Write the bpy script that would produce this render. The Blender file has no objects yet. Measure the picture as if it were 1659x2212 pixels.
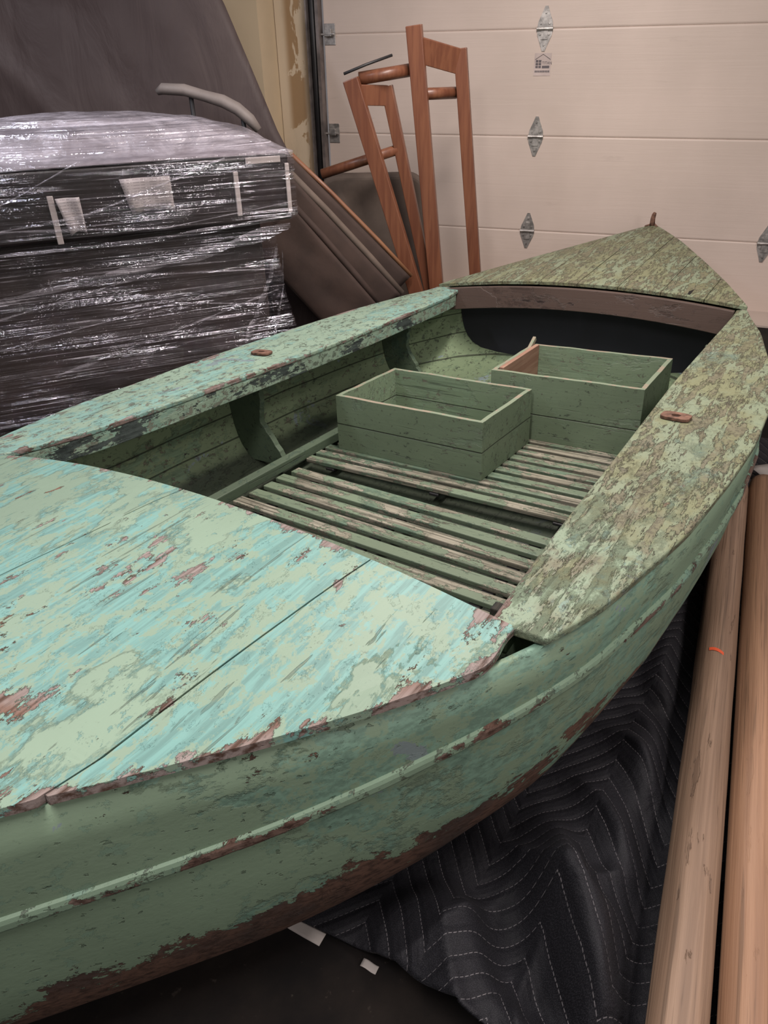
import bpy, bmesh, math, random
from mathutils import Vector, Matrix, noise
random.seed(4)
SC=bpy.context.scene
try:
    SC.view_settings.view_transform='Standard'; SC.view_settings.look='None'; SC.view_settings.exposure=0
except Exception: pass
COL=bpy.context.collection
# ------------------------------------------------------------------ helpers
def lerp_t(tab,v):
    if v<=tab[0][0]: return tab[0][1]
    for (a,b),(c,d) in zip(tab,tab[1:]):
        if v<=c: 
            t=(v-a)/(c-a); return b+(d-b)*t
    return tab[-1][1]
def smooth(tab,v,w=.06):
    return sum(lerp_t(tab,v+k*w/2)*g for k,g in((-2,.1),(-1,.2),(0,.4),(1,.2),(2,.1)))
def sstep(a,b,x):
    t=max(0,min(1,(x-a)/(b-a))); return t*t*(3-2*t)
def recalc(ob):
    bm=bmesh.new();bm.from_mesh(ob.data);bmesh.ops.recalc_face_normals(bm,faces=bm.faces);bm.to_mesh(ob.data);bm.free();return ob
def mesh_obj(name,verts,faces,mat=None,parent=None,smooth_=False,M=None,uv=None,attr=None):
    me=bpy.data.meshes.new(name); me.from_pydata([tuple(v) for v in verts],[],faces)
    if attr:
        for k,vals in attr.items():
            a=me.attributes.new(k,'FLOAT','POINT'); a.data.foreach_set('value',vals)
    if uv:
        l=me.uv_layers.new(name='UVMap')
        for lp in me.loops: l.data[lp.index].uv=uv[lp.vertex_index]
    me.update()
    ob=bpy.data.objects.new(name,me); COL.objects.link(ob)
    if mat is not None:
        for m in (mat if isinstance(mat,(list,tuple)) else [mat]): me.materials.append(m)
    if smooth_:
        for p in me.polygons: p.use_smooth=True
    if parent is not None: ob.parent=parent
    if M is not None: ob.matrix_world=M
    return ob
def empty(name,M=None,label=None,category=None,group=None):
    e=bpy.data.objects.new(name,None); COL.objects.link(e); e.empty_display_size=.1
    if M is not None: e.matrix_world=M
    if label: e["label"]=label
    if category: e["category"]=category
    if group: e["group"]=group
    return e
def tag(o,label,category,group=None):
    o["label"]=label;o["category"]=category
    if group:o["group"]=group
def bevel(ob,w=.004,s=2,ang=30):
    m=ob.modifiers.new("bev",'BEVEL');m.width=w;m.segments=s;m.limit_method='ANGLE';m.angle_limit=math.radians(ang)
    return m
def solid(ob,t,off=-1,mo=0,mr=0):
    m=ob.modifiers.new("sol",'SOLIDIFY');m.thickness=t;m.offset=off;m.material_offset=mo;m.material_offset_rim=mr;m.use_even_offset=False
    return m
def box_geo(x0,x1,y0,y1,z0,z1,V,F):
    n=len(V)
    V+= [(x0,y0,z0),(x1,y0,z0),(x1,y1,z0),(x0,y1,z0),(x0,y0,z1),(x1,y0,z1),(x1,y1,z1),(x0,y1,z1)]
    F+= [tuple(n+i for i in f) for f in ((3,2,1,0),(4,5,6,7),(0,1,5,4),(1,2,6,5),(2,3,7,6),(3,0,4,7))]
def box(name,x0,x1,y0,y1,z0,z1,mat,parent=None,bev=.003,M=None):
    V=[];F=[];box_geo(x0,x1,y0,y1,z0,z1,V,F)
    o=mesh_obj(name,V,F,mat,parent,M=M)
    if bev: bevel(o,bev)
    return o
def beam_geo(p,q,w,h,V,F,up=(0,0,1),segs=1):
    p=Vector(p);q=Vector(q);d=(q-p).normalized();s=d.cross(Vector(up)).normalized();u=s.cross(d)
    n=len(V)
    for k in range(segs+1):
        c=p.lerp(q,k/segs)
        for a,b in((-1,-1),(1,-1),(1,1),(-1,1)): V.append(tuple(c+s*a*w/2+u*b*h/2))
    for k in range(segs):
        for i in range(4):
            j=(i+1)%4;F.append((n+4*k+i,n+4*k+j,n+4*k+4+j,n+4*k+4+i))
    F.append((n+3,n+2,n+1,n));e=n+4*segs;F.append((e,e+1,e+2,e+3))
def beam(name,p,q,w,h,mat,parent=None,up=(0,0,1),bev=.003):
    V=[];F=[];beam_geo(p,q,w,h,V,F,up);o=mesh_obj(name,V,F,mat,parent)
    if bev: bevel(o,bev)
    return o
def tube_geo(pts,rad,V,F,n=16,cap=True,flat=1.0,jit=0,seed=0):
    pts=[Vector(p) for p in pts];b0=len(V)
    for k,c in enumerate(pts):
        d=(pts[min(k+1,len(pts)-1)]-pts[max(k-1,0)]).normalized()
        ref=Vector((0,0,1)) if abs(d.z)<.9 else Vector((1,0,0))
        s=d.cross(ref).normalized();u=s.cross(d)
        r=rad[k] if isinstance(rad,(list,tuple)) else rad
        for i in range(n):
            a=2*math.pi*i/n
            rr=r*(1+jit*noise.noise(Vector((math.cos(a)*1.5+seed,math.sin(a)*1.5,k*.15))))
            V.append(tuple(c+s*math.cos(a)*rr+u*math.sin(a)*rr*flat))
    for k in range(len(pts)-1):
        for i in range(n):
            j=(i+1)%n;F.append((b0+k*n+i,b0+k*n+j,b0+(k+1)*n+j,b0+(k+1)*n+i))
    if cap:
        F.append(tuple(b0+i for i in range(n))[::-1]);e=b0+(len(pts)-1)*n;F.append(tuple(e+i for i in range(n)))
def tube(name,pts,rad,mat,parent=None,n=16,flat=1.0,jit=0,M=None,seed=0):
    V=[];F=[];tube_geo(pts,rad,V,F,n,True,flat,jit,seed)
    return mesh_obj(name,V,F,mat,parent,smooth_=True,M=M)
# ------------------------------------------------------------------ materials
class NT:
    def __init__(s,name):
        s.m=bpy.data.materials.new(name);s.m.use_nodes=True;s.t=s.m.node_tree;s.n=s.t.nodes;s.l=s.t.links
        s.n.clear();s.out=s.n.new('ShaderNodeOutputMaterial');s.b=s.n.new('ShaderNodeBsdfPrincipled')
        s.l.new(s.b.outputs[0],s.out.inputs[0]);s.tc=s.n.new('ShaderNodeTexCoord')
    def set(s,sock,v):
        if isinstance(v,bpy.types.NodeSocket): s.l.new(v,sock)
        else:
            if sock.type=='RGBA' and len(v)==3: v=(*v,1)
            sock.default_value=v
    def bs(s,**k):
        for a,v in k.items(): s.set(s.b.inputs[a.replace('_',' ')],v)
    def map(s,scale=(1,1,1),loc=(0,0,0),rot=(0,0,0),src=None):
        n=s.n.new('ShaderNodeMapping');n.inputs['Scale'].default_value=scale;n.inputs['Location'].default_value=loc;n.inputs['Rotation'].default_value=rot
        s.l.new(src or s.tc.outputs['Object'],n.inputs[0]);return n.outputs[0]
    def noise(s,vec,scale=5,detail=6,rough=.55,dist=0):
        n=s.n.new('ShaderNodeTexNoise');s.l.new(vec,n.inputs['Vector']);n.inputs['Scale'].default_value=scale;n.inputs['Detail'].default_value=detail
        n.inputs['Roughness'].default_value=rough;n.inputs['Distortion'].default_value=dist;return n.outputs['Fac']
    def math(s,op,a,b=0,c=0,clamp=False):
        n=s.n.new('ShaderNodeMath');n.operation=op;n.use_clamp=clamp
        s.set(n.inputs[0],a)
        if op not in('SINE','ABSOLUTE'): s.set(n.inputs[1],b)
        return n.outputs[0]
    def add(s,a,b): return s.math('ADD',a,b)
    def mul(s,a,b): return s.math('MULTIPLY',a,b)
    def sub(s,a,b): return s.math('SUBTRACT',a,b)
    def ramp(s,v,lo,hi,a=0,b=1):
        n=s.n.new('ShaderNodeMapRange');n.clamp=True;n.interpolation_type='SMOOTHSTEP';s.l.new(v,n.inputs[0])
        for i,x in zip((1,2,3,4),(lo,hi,a,b)): n.inputs[i].default_value=x
        return n.outputs[0]
    def mix(s,f,a,b,mode='MIX'):
        n=s.n.new('ShaderNodeMix');n.data_type='RGBA';n.blend_type=mode
        s.set(n.inputs[0],f);s.set(n.inputs[6],a);s.set(n.inputs[7],b);return n.outputs[2]
    def attr(s,name):
        n=s.n.new('ShaderNodeAttribute');n.attribute_name=name;return n.outputs['Fac']
    def sep(s,src=None):
        n=s.n.new('ShaderNodeSeparateXYZ');s.l.new(src or s.tc.outputs['Object'],n.inputs[0]);return n.outputs
    def bump(s,h,strength=.5,dist=.002,prev=None):
        n=s.n.new('ShaderNodeBump');n.inputs['Strength'].default_value=strength;n.inputs['Distance'].default_value=dist
        s.l.new(h,n.inputs['Height'])
        if prev is not None: s.l.new(prev,n.inputs['Normal'])
        return n.outputs[0]
def simple(name,col,rough=.7,metal=0,var=.15,scale=8,bump=.15,stretch=(1,1,1)):
    s=NT(name);v=s.map(stretch);n=s.noise(v,scale,6)
    c=s.mix(s.ramp(n,.3,.7),[x*(1-var) for x in col],[min(1,x*(1+var)) for x in col])
    s.bs(Base_Color=c,Roughness=rough,Metallic=metal,Normal=s.bump(s.noise(v,scale*6,5),bump,.002));return s.m

SAGE=(.215,.300,.222);TURQ=(.148,.305,.280);HULLG=(.182,.256,.175);BROWN=(.17,.088,.058);GREYW=(.27,.225,.21)
def paint(name,green=SAGE,turq=.45,turqcol=TURQ,bare=.3,moss=0,mossy=None,flake=.5,brownz=None,bluegrey=.0,graindir='y',barecol=(BROWN,GREYW),fine=1.0,wearamt=.08,seams=(),gloss=.5,patch=2.6,chips=0,bilge_shade=None):
    """layered, peeling boat paint over weathered planks (object space, grain along one axis)"""
    s=NT(name);Y=graindir=='y'
    def mp(ac,al,loc=(0,0,0)): return s.map((ac,al,ac) if Y else (al,ac,ac),loc)
    v1=mp(1,.6)
    grain=s.noise(mp(95,2.6),1,4,.6)
    big=s.noise(v1,patch,9,.60,.4)
    med=s.noise(v1,7,10,.68,.3)
    stre=s.noise(mp(11,1.8),1,9,.72,.4)
    xyz=s.sep()
    tq=s.add(s.mul(big,.80),s.mul(stre,.20))
    t0=.5+(.5-turq)*.25
    tm=s.ramp(tq,t0-.010,t0+.010)
    tc_=s.mix(s.ramp(grain,.38,.62),[c*.78 for c in turqcol],[min(1,c*1.12) for c in turqcol])
    tc_=s.mix(s.ramp(s.noise(mp(24,13,(5,5,5)),1,9,.76,.3),.49,.53),tc_,green)
    gc=s.mix(s.ramp(s.noise(v1,3,5,.55),.35,.65),[c*.90 for c in green],[min(1,c*1.07) for c in green])
    fl2=s.noise(mp(30,15,(4,2,7)),1,8,.72,.3)
    gc=s.mix(s.mul(s.ramp(fl2,.575,.595),.7*fine),gc,[c*.90 for c in turqcol])
    col=s.mix(s.mul(tm,.92),gc,tc_)
    if bluegrey>0:
        bm=s.ramp(s.noise(v1,5.3,8,.65,.5),.64-bluegrey*.1,.65-bluegrey*.1)
        col=s.mix(bm,col,(.17,.215,.22))
    lift=s.mul(s.ramp(s.math('ABSOLUTE',s.sub(tq,t0+.004)),.0005,.003,1,0),s.ramp(s.noise(v1,9,6,.65),.50,.60))
    col=s.mix(s.mul(lift,.30*flake),col,[c*.35 for c in green])
    sp=s.ramp(s.noise(v1,70,5,.72),.62,.70)
    col=s.mix(s.mul(sp,.6*fine),col,[c*.3 for c in green])
    hgt=s.add(s.mul(s.sub(1,tm),.8),s.mul(s.ramp(fl2,.59,.585),.3*fine))
    gl=s.mul(s.ramp(s.noise(mp(75,1.5,(3,1,2)),1,3,.5,.15),.655,.685),s.ramp(s.noise(v1,4,4,.5),.42,.56))
    col=s.mix(s.mul(gl,.6),col,[c*.34 for c in green])
    if chips>0:
        cn=s.noise(mp(42,24,(8,8,1)),1,9,.75,.4)
        cm=s.ramp(cn,.60-chips*.06,.607-chips*.06)
        col=s.mix(s.mul(cm,.8),col,s.mix(s.ramp(big,.4,.6),(.06,.075,.055),(.14,.12,.095)))
        hgt=s.sub(hgt,s.mul(cm,.8))
    wear=s.attr('wear')
    bsum=s.add(s.mul(med,.36),s.mul(stre,.42))
    bsum=s.add(bsum,s.mul(s.noise(v1,24,9,.75),.22))
    bsum=s.add(bsum,s.mul(wear,wearamt))
    if brownz is not None:
        zz=s.add(xyz[2],s.ramp(xyz[1],-.85,-.15,.07,0))
        bsum=s.add(bsum,s.ramp(zz,brownz-.15,brownz+.15,.24,-.01))
    th=.62-bare*.1
    bm=s.ramp(bsum,th-.003,th+.006)
    edge=s.ramp(bsum,th-.015,th)
    wood=s.mix(s.ramp(s.noise(v1,5,6,.6,.3),.42,.58),barecol[0],barecol[1])
    if brownz is None: wood=s.mix(s.mul(wear,.8),wood,barecol[1])
    wood=s.mix(s.ramp(grain,.4,.68),wood,[c*.4 for c in barecol[0]])
    hgt=s.add(hgt,s.sub(1,bm))
    col=s.mix(bm,s.mix(s.mul(edge,.25),col,[min(1,c*1.3) for c in green]),wood)
    if moss>0:
        mz=s.add(s.mul(s.noise(v1,3.1,9,.65,.5),.55),s.mul(s.noise(v1,13,9,.7),.45))
        if mossy: mz=s.add(mz,s.ramp(xyz[1],mossy[0],mossy[1],-.12,.05))
        mm=s.ramp(mz,.45-moss*.1,.58-moss*.1)
        f1=s.noise(mp(30,5.0,(1,7,3)),1,9,.72,.5);f2=s.noise(mp(70,14),1,6,.7,.4)
        fs=s.add(s.mul(f1,.66),s.mul(f2,.34))
        isl=s.ramp(fs,.480,.500);shadow=s.ramp(fs,.460,.484)
        mc=s.mix(s.ramp(s.noise(v1,9,9,.75),.40,.62),(.150,.135,.088),(.165,.165,.088))
        mc=s.mix(s.ramp(s.noise(v1,75,6,.75),.48,.60),mc,(.090,.078,.050))
        mc=s.mix(s.mul(shadow,.4),mc,(.060,.052,.036))
        ft=s.mix(s.ramp(s.noise(v1,6,8,.7),.44,.58),(.205,.248,.165),(.185,.192,.105))
        mc=s.mix(s.mul(isl,.85),mc,ft)
        col=s.mix(s.mul(mm,.92),col,mc)
        hgt=s.add(hgt,s.mul(s.mul(isl,mm),3.4))
    for z0 in seams:
        ln=s.ramp(s.math('ABSOLUTE',s.sub(s.add(xyz[2],s.mul(s.noise(s.map((0,1,0)),1.5,1),.02)),z0)),.0012,.0035,1,0)
        col=s.mix(s.mul(ln,.8),col,(.02,.022,.016));hgt=s.sub(hgt,s.mul(ln,1.2))
    if bilge_shade is not None:
        shade_m=s.ramp(s.add(xyz[2],s.mul(s.sub(s.noise(v1,8,6,.6),.5),.05)),bilge_shade-.02,bilge_shade+.02,.9,0)  # shade painted into the low hull colour so gaps between slats look dark
        col=s.mix(shade_m,col,(.022,.028,.020))
    hgt=s.sub(hgt,s.mul(gl,.7))
    b1=s.bump(hgt,.9,.0026)
    b2=s.bump(s.add(grain,s.mul(s.noise(v1,90,5,.7),.6)),.35,.0015,b1)
    s.bs(Base_Color=col,Roughness=s.mix(bm,(gloss,)*3,(.85,.85,.85)),Normal=b2)
    s.b.inputs['Specular IOR Level'].default_value=.35
    return s.m
M_aft=paint('peeling_deck_paint',SAGE,.60,TURQ,.55,flake=.9)
M_fore=paint('mossy_deck_paint',(.23,.27,.17),.25,(.19,.27,.19),bare=.2,moss=1.5,flake=1)
M_side_s=paint('mossy_side_paint',(.220,.290,.20),.4,(.18,.285,.245),bare=.2,moss=.75,mossy=(-.3,.9),flake=1,bluegrey=.3,chips=.3)
M_side_p=paint('side_deck_paint',(.222,.302,.228),.45,(.178,.310,.270),bare=.4,moss=0,flake=1,bluegrey=.2,chips=.55)
M_hull=paint('hull_paint',HULLG,.45,(.150,.255,.195),bare=.18,flake=.5,brownz=-.37,bluegrey=.1,barecol=((.120,.066,.046),(.062,.042,.035)),wearamt=.06,gloss=.6,fine=.6,patch=1.8)
M_rub=paint('rub_paint',(.190,.275,.195),.4,(.165,.275,.215),bare=.6,flake=.6,barecol=((.13,.068,.048),(.16,.115,.095)),chips=.6)
M_in=paint('inside_paint',(.160,.212,.125),.3,(.13,.195,.125),bare=-.1,flake=.5,bluegrey=.2,barecol=((.03,.04,.04),(.05,.05,.045)),seams=(-.13,-.235,-.335),fine=.6,chips=.3,bilge_shade=-.405)
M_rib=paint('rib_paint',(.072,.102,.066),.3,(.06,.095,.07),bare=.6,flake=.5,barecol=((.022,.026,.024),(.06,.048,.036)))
M_carlin=paint('coaming_paint',(.20,.275,.205),.35,(.19,.30,.235),bare=.75,flake=.9,barecol=((.035,.05,.045),(.05,.065,.06)),wearamt=.02,chips=1.0)
M_box=paint('drawer_paint',(.160,.212,.138),.3,(.165,.225,.150),bare=-.1,flake=.3,graindir='x',barecol=((.12,.09,.06),(.20,.16,.11)),fine=.4,seams=(.125,),chips=.1)
M_slat=paint('slat_paint',(.150,.195,.130),.4,(.11,.165,.115),bare=.85,flake=.6,graindir='x',barecol=((.19,.18,.13),(.29,.27,.21)),wearamt=.05)
M_fascia=paint('weathered_beam',(.088,.060,.050),.3,(.068,.046,.039),bare=.5,flake=.3,graindir='x',barecol=((.04,.025,.022),(.075,.050,.042)),fine=.4)
def woodm(name,c1,c2,scale=1,axis='z',rough=.45,bump=.2):
    s=NT(name);sc={'z':(40,40,2),'y':(40,2,40),'x':(2,40,40)}[axis]
    v=s.map([a*scale for a in sc]);n=s.noise(v,1,5,.6,.4);n2=s.noise(s.map((6,6,1)),1,5)
    c=s.mix(s.ramp(n,.35,.65),c1,c2);c=s.mix(s.mul(s.ramp(n2,.5,.65),.2),c,[a*.6 for a in c1])
    s.bs(Base_Color=c,Roughness=rough,Normal=s.bump(n,bump,.001));return s.m
rm=NT('worn_green_rim');nn=rm.noise(rm.map((11,11,11)),1,8,.72)
rm.bs(Base_Color=rm.mix(rm.ramp(nn,.50,.54),(.175,.215,.145),(.25,.205,.15)),Roughness=.8);M_rim=rm.m
M_redwood=woodm('raw_red_plank',(.24,.125,.085),(.33,.20,.14),axis='y',rough=.7)
M_frame=woodm('varnished_cherry',(.135,.048,.026),(.190,.074,.038),rough=.38,bump=.08)
M_rust=simple('rust',(.15,.08,.055),.85,.3,.5,60,.8)
M_galv=simple('galvanised',(.42,.40,.38),.42,.75,.35,30,.2)
M_steel=simple('track_steel',(.22,.19,.18),.5,.6,.3,12,.2)
M_black=simple('black_rubber',(.018,.017,.018),.5)
# ------------------------------------------------------------------ camera
f,p,r,H=1544.15,.5733,.0189,1.5118
Rt=Vector((1,0,0));Fw=Vector((0,math.cos(p),-math.sin(p)));Dn=Vector((0,-math.sin(p),-math.cos(p)))
R2=math.cos(r)*Rt+math.sin(r)*Dn;D2=-math.sin(r)*Rt+math.cos(r)*Dn
cam=bpy.data.cameras.new('camera');co=bpy.data.objects.new('camera',cam);COL.objects.link(co);SC.camera=co
cm=Matrix((R2,-D2,-Fw)).transposed().to_4x4();cm.translation=(0,0,H);co.matrix_world=cm
cam.sensor_fit='VERTICAL';cam.sensor_height=24;cam.sensor_width=18;cam.lens=24*f/2212;cam.clip_start=.02
# ------------------------------------------------------------------ boat
yaw,heel,pit=.5824,.0667,-.0680
a=Vector((math.sin(yaw)*math.cos(pit),math.cos(yaw)*math.cos(pit),math.sin(pit)))
r0=Vector((math.cos(yaw),-math.sin(yaw),0));u0=r0.cross(a);rr=math.cos(heel)*r0+math.sin(heel)*u0;uu=rr.cross(a)
O=Vector((-.4611,1.4031,.6011))
BM=Matrix((rr,a,uu)).transposed().to_4x4();BM.translation=O
boat=empty('rowboat',BM,"double-ended wooden rowboat with peeling pale green and turquoise paint","boat")
TIP=4.04;STN=-1.30
hs=[(STN,0),(-.72,.43),(-.55,.56),(-.44,.645),(-.30,.74),(-.14,.835),(0,.90),(.11,.94),(.27,.975),(.48,1.015),(.79,1.045),(1.06,1.06),(1.4,1.055),(1.89,.985),(2.3,.90),(2.69,.785),(3.0,.635),(3.34,.45),(3.7,.24),(TIP,0)]
hp=[(STN,0),(-.72,.43),(-.44,.635),(-.2,.78),(0,.87),(.1,.91),(.37,.955),(.9,.975),(1.5,.97),(2,.94),(2.45,.88),(2.72,.79),(3.35,.42),(TIP,0)]
def B(y,s): return max(0,smooth(hs if s>0 else hp,y) if STN+.1<y<TIP-.1 else lerp_t(hs if s>0 else hp,y))
sheer=lambda y: smooth([(STN,.05),(-.6,.015),(0,0),(2.60,.012),(TIP,.222)],y,.1)
keel=lambda y: smooth([(STN,-.14),(-1.1,-.44),(-.8,-.58),(-.4,-.595),(0,-.578),(.7,-.53),(1.5,-.482),(2,-.456),(2.7,-.38),(3.4,-.25),(3.85,-.1),(TIP,.08)],y,.15)
prof=[(1,0),(.998,.14),(.994,.28),(.987,.42),(.976,.56),(.962,.66),(.94,.755),(.90,.85),(.83,.925),(.70,.968),(.5,.988),(.25,.997),(0,1)]
def hullpt(y,s,k,tk=.017):
    fx,fz=k; z0=sheer(y)-tk; b=max(B(y,s)-.007,0)
    e=1+1.3*sstep(2.3,TIP,y)+.8*(1-sstep(STN,-.4,y))
    return (s*b*fx**e, y, z0+(keel(y)-z0)*fz)
def fx_at(fz): return lerp_t([(b_,a_) for a_,b_ in prof],fz)
NY=110;ys=[STN+(TIP-STN)*i/NY for i in range(NY+1)]
V=[];F=[];wr=[]
row=[(1,k) for k in prof]+[(-1,k) for k in prof[:-1][::-1]]
for y in ys:
    for s_,k in row: V.append(hullpt(y,s_,k));wr.append(max(0,1-k[1]/.05)*.6)
n=len(row)
for i in range(NY):
    for j in range(n-1): F.append((i*n+j,(i+1)*n+j,(i+1)*n+j+1,i*n+j+1))
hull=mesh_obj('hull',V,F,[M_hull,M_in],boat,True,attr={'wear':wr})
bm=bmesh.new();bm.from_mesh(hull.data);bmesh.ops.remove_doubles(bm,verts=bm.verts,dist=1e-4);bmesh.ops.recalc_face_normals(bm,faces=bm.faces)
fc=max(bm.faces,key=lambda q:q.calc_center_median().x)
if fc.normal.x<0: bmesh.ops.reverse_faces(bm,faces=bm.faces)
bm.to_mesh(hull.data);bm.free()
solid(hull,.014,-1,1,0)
def camber(x,y,c0,bref,inset=0):
    s=1 if x>=0 else -1;b=max(B(y,s)-inset,.02);t=min(1,abs(x)/b)
    return c0*min(1,b/bref)*(1-t*t)
def deck(name,planks,y0,y1,c0,bref,lims,mat,lift=0,ny=110,front=None,gap=.0016,wob=0,slope=0,inset=0):
    V=[];F=[];W=[];nx=10
    for lo,hi in planks:
        rows=[]
        for i in range(ny+1):
            y=y0+(y1-y0)*i/ny
            L,Rr=lims(y)
            sl=slope*y
            a0=max(lo+gap+(sl if lo>-1 else 0),L);a1=min(hi-gap+(sl if hi<1 else 0),Rr)
            if a1-a0<.002: rows.append(None);continue
            base=len(V);dz=wob*noise.noise(Vector((lo*9,y*1.5,0)))
            for j in range(nx+1):
                x=a0+(a1-a0)*j/nx
                V.append((x,y,sheer(y)+lift+dz+camber(x,y,c0,bref,inset)+.0012*noise.noise(Vector((x*6,y*2,3)))))
                d=min(x-L,Rr-x);w=max(0,1-d/.045)
                if front is not None: w=max(w,(1-abs(y-front)/.03)*.6)
                d2=min(x-a0,a1-x);w=max(w,.35*max(0,1-d2/.02))
                W.append(max(0,w))
            rows.append(base)
        for A_,B_ in zip(rows,rows[1:]):
            if A_ is None or B_ is None: continue
            for j in range(nx): F.append((A_+j,A_+j+1,B_+j+1,B_+j))
    o=mesh_obj(name,V,F,mat,boat,False,attr={'wear':W})
    solid(o,.016,-1);bevel(o,.004,3,50)
    return o
aftlim=lambda y:(-(B(y,-1)-.03*sstep(-.25,0,y)),B(y,1)-.06*sstep(-.16,0,y))
deck('deck',[(-2,-.45),(-.45,.02),(.02,.530),(.530,2)],STN+.02,-.012,.08,.80,aftlim,M_aft,.002,120,front=-.012,slope=.11,inset=.06)
fd=deck('deck',[(-2,-.42)]+[(-.42+.205*i,-.215+.205*i) for i in range(4)]+[(.40,.60),(.60,2)],2.675,TIP-.005,.055,.78,lambda y:(-B(y,-1),B(y,1)),M_fore,.012,90,front=2.675,gap=.0015,wob=.002)
fd["label"]="mossy yellow-green foredeck planks"
inner_s=[(-.03,.785),(.3,.77),(.81,.76),(1.47,.742),(2.66,.745)]
inner_p=[(0,.775),(.27,.70),(.62,.672),(1.2,.642),(1.71,.632),(2.5,.65),(2.66,.67)]
def sidedeck(s,mat,tab,y0,y1):
    V=[];F=[];W=[];ny=90;nx=8
    for i in range(ny+1):
        y=y0+(y1-y0)*i/ny;L=smooth(tab,y,.1);Rr=B(y,s)
        for j in range(nx+1):
            x=L+(Rr-L)*j/nx
            V.append((s*x,y,sheer(y)+.0035*math.sin(x*9)+.003*noise.noise(Vector((x*5,y*2,s)))))
            d=min((Rr-x)/.035,(x-L)/.025,(y-y0)/.04);W.append(max(0,1-d)*.8)
    for i in range(ny):
        for j in range(nx):
            q=(i*(nx+1)+j,i*(nx+1)+j+1,(i+1)*(nx+1)+j+1,(i+1)*(nx+1)+j)
            F.append(q if s>0 else q[::-1])
    o=mesh_obj('side_deck',V,F,mat,boat,False,attr={'wear':W});solid(o,.018,-1);bevel(o,.005,3,50);return o
sidedeck(1,M_side_s,inner_s,-.02,2.67)["label"]="lichen-covered side deck with flaking paint"
sidedeck(-1,M_side_p,inner_p,.004,2.67)
def prism_rows(name,rows,mat,wear=0,bev=.003):
    V=[];F=[];m=len(rows[0])
    for r_ in rows: V+=r_
    for i in range(len(rows)-1):
        for j in range(m): k=(j+1)%m;F.append((i*m+j,i*m+k,(i+1)*m+k,(i+1)*m+j))
    F+=[tuple(range(m))[::-1],tuple((len(rows)-1)*m+q for q in range(m))]
    o=mesh_obj(name,V,F,mat,boat,attr={'wear':[wear]*len(V)});recalc(o)
    if bev: bevel(o,bev)
    return o
for s,tab,y0 in((1,inner_s,.0),(-1,inner_p,.0)):
    rows=[]
    for i in range(61):
        y=y0+(2.62-y0)*i/60;x=smooth(tab,y,.1)+.003;z=sheer(y)-.0185
        rows.append([(s*q[0],y,q[1]) for q in((x,z),(x,z-.058),(x+.025,z-.058),(x+.025,z))])
    prism_rows('coaming',rows,M_carlin,.2)
    rows=[]
    for i in range(41):
        y=.15+2.3*i/40;x=min(.635,B(y,s)*.74)
        rows.append([(s*q[0],y,q[1]) for q in((x,-.395),(x,-.435),(x+.03,-.435),(x+.03,-.385))])
    prism_rows('stringer',rows,M_rib,0)
# rub strakes
rubz=lambda y: smooth([(-1.3,-.16),(-1.0,-.19),(-.78,-.200),(-.55,-.193),(-.4,-.176),(-.25,-.156),(0,-.138),(.3,-.143),(.64,-.155),(1.2,-.160),(4,-.16)],y,.2)
for s in(1,-1):
    V=[];F=[];ny=120;W=[]
    for i in range(ny+1):
        y=STN+.03+(TIP-STN-.06)*i/ny
        for dz,dx in((.014,0),(.012,.008),(.005,.011),(-.006,.011),(-.012,.008),(-.014,0)):
            z0=sheer(y)-.017;zz=rubz(y)+dz;fz=min(1,max(0,(z0-zz)/(z0-keel(y)+1e-6)))
            q=hullpt(y,s,(fx_at(fz),fz))
            V.append((q[0]+s*(dx-.001),q[1],q[2]));W.append(.6 if dx>.010 else .1)
    for i in range(ny):
        for j in range(5):
            q=(i*6+j,(i+1)*6+j,(i+1)*6+j+1,i*6+j+1);F.append(q if s>0 else q[::-1])
    mesh_obj('rub_rail',V,F,M_rub,boat,False,attr={'wear':W})
N=30;rows=[]
for i in range(N+1):
    x=-.735+1.475*i/N;y=2.655;zt=sheer(y)+camber(x,y,.055,.78)-.008;zb_=zt-.112-.015*math.cos(x/.74*1.2)+.018*(1-(x/.74)**2)
    rows.append([(x,y-.015,zt),(x,y-.015,zb_),(x,y+.015,zb_),(x,y+.015,zt)])
prism_rows('deck_beam',rows,M_fascia)["label"]="bare stained brown curved beam"
rows=[]
for i in range(N+1):
    x=-.79+1.58*i/N;y=-.06;zt=sheer(y)+camber(x,y,.08,.80,.06)-.018
    rows.append([(x,y-.015,zt),(x,y-.015,zt-.06),(x,y+.015,zt-.06),(x,y+.015,zt)])
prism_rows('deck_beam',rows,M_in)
M_navy=simple('underdeck_shade',(.006,.007,.011),.85)  # near-black panel added to stand for the shadow under the foredeck
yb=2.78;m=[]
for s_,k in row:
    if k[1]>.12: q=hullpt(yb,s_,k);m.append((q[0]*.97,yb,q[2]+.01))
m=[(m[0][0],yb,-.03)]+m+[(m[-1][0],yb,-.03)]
prism_rows('underdeck_shade_panel',[m,[(x,yb+.012,z) for x,_,z in m]],M_navy,0,0)
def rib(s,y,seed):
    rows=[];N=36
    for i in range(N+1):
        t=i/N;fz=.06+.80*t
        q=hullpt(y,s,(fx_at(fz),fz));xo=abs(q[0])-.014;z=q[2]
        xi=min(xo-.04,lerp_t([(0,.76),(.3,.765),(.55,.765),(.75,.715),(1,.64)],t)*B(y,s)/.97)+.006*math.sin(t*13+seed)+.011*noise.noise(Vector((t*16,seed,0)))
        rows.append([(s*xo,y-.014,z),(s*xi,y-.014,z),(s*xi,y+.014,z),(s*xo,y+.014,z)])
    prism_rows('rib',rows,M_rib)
for y in(.10,1.10,2.2): rib(-1,y,y);rib(1,y,y+2)
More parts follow.
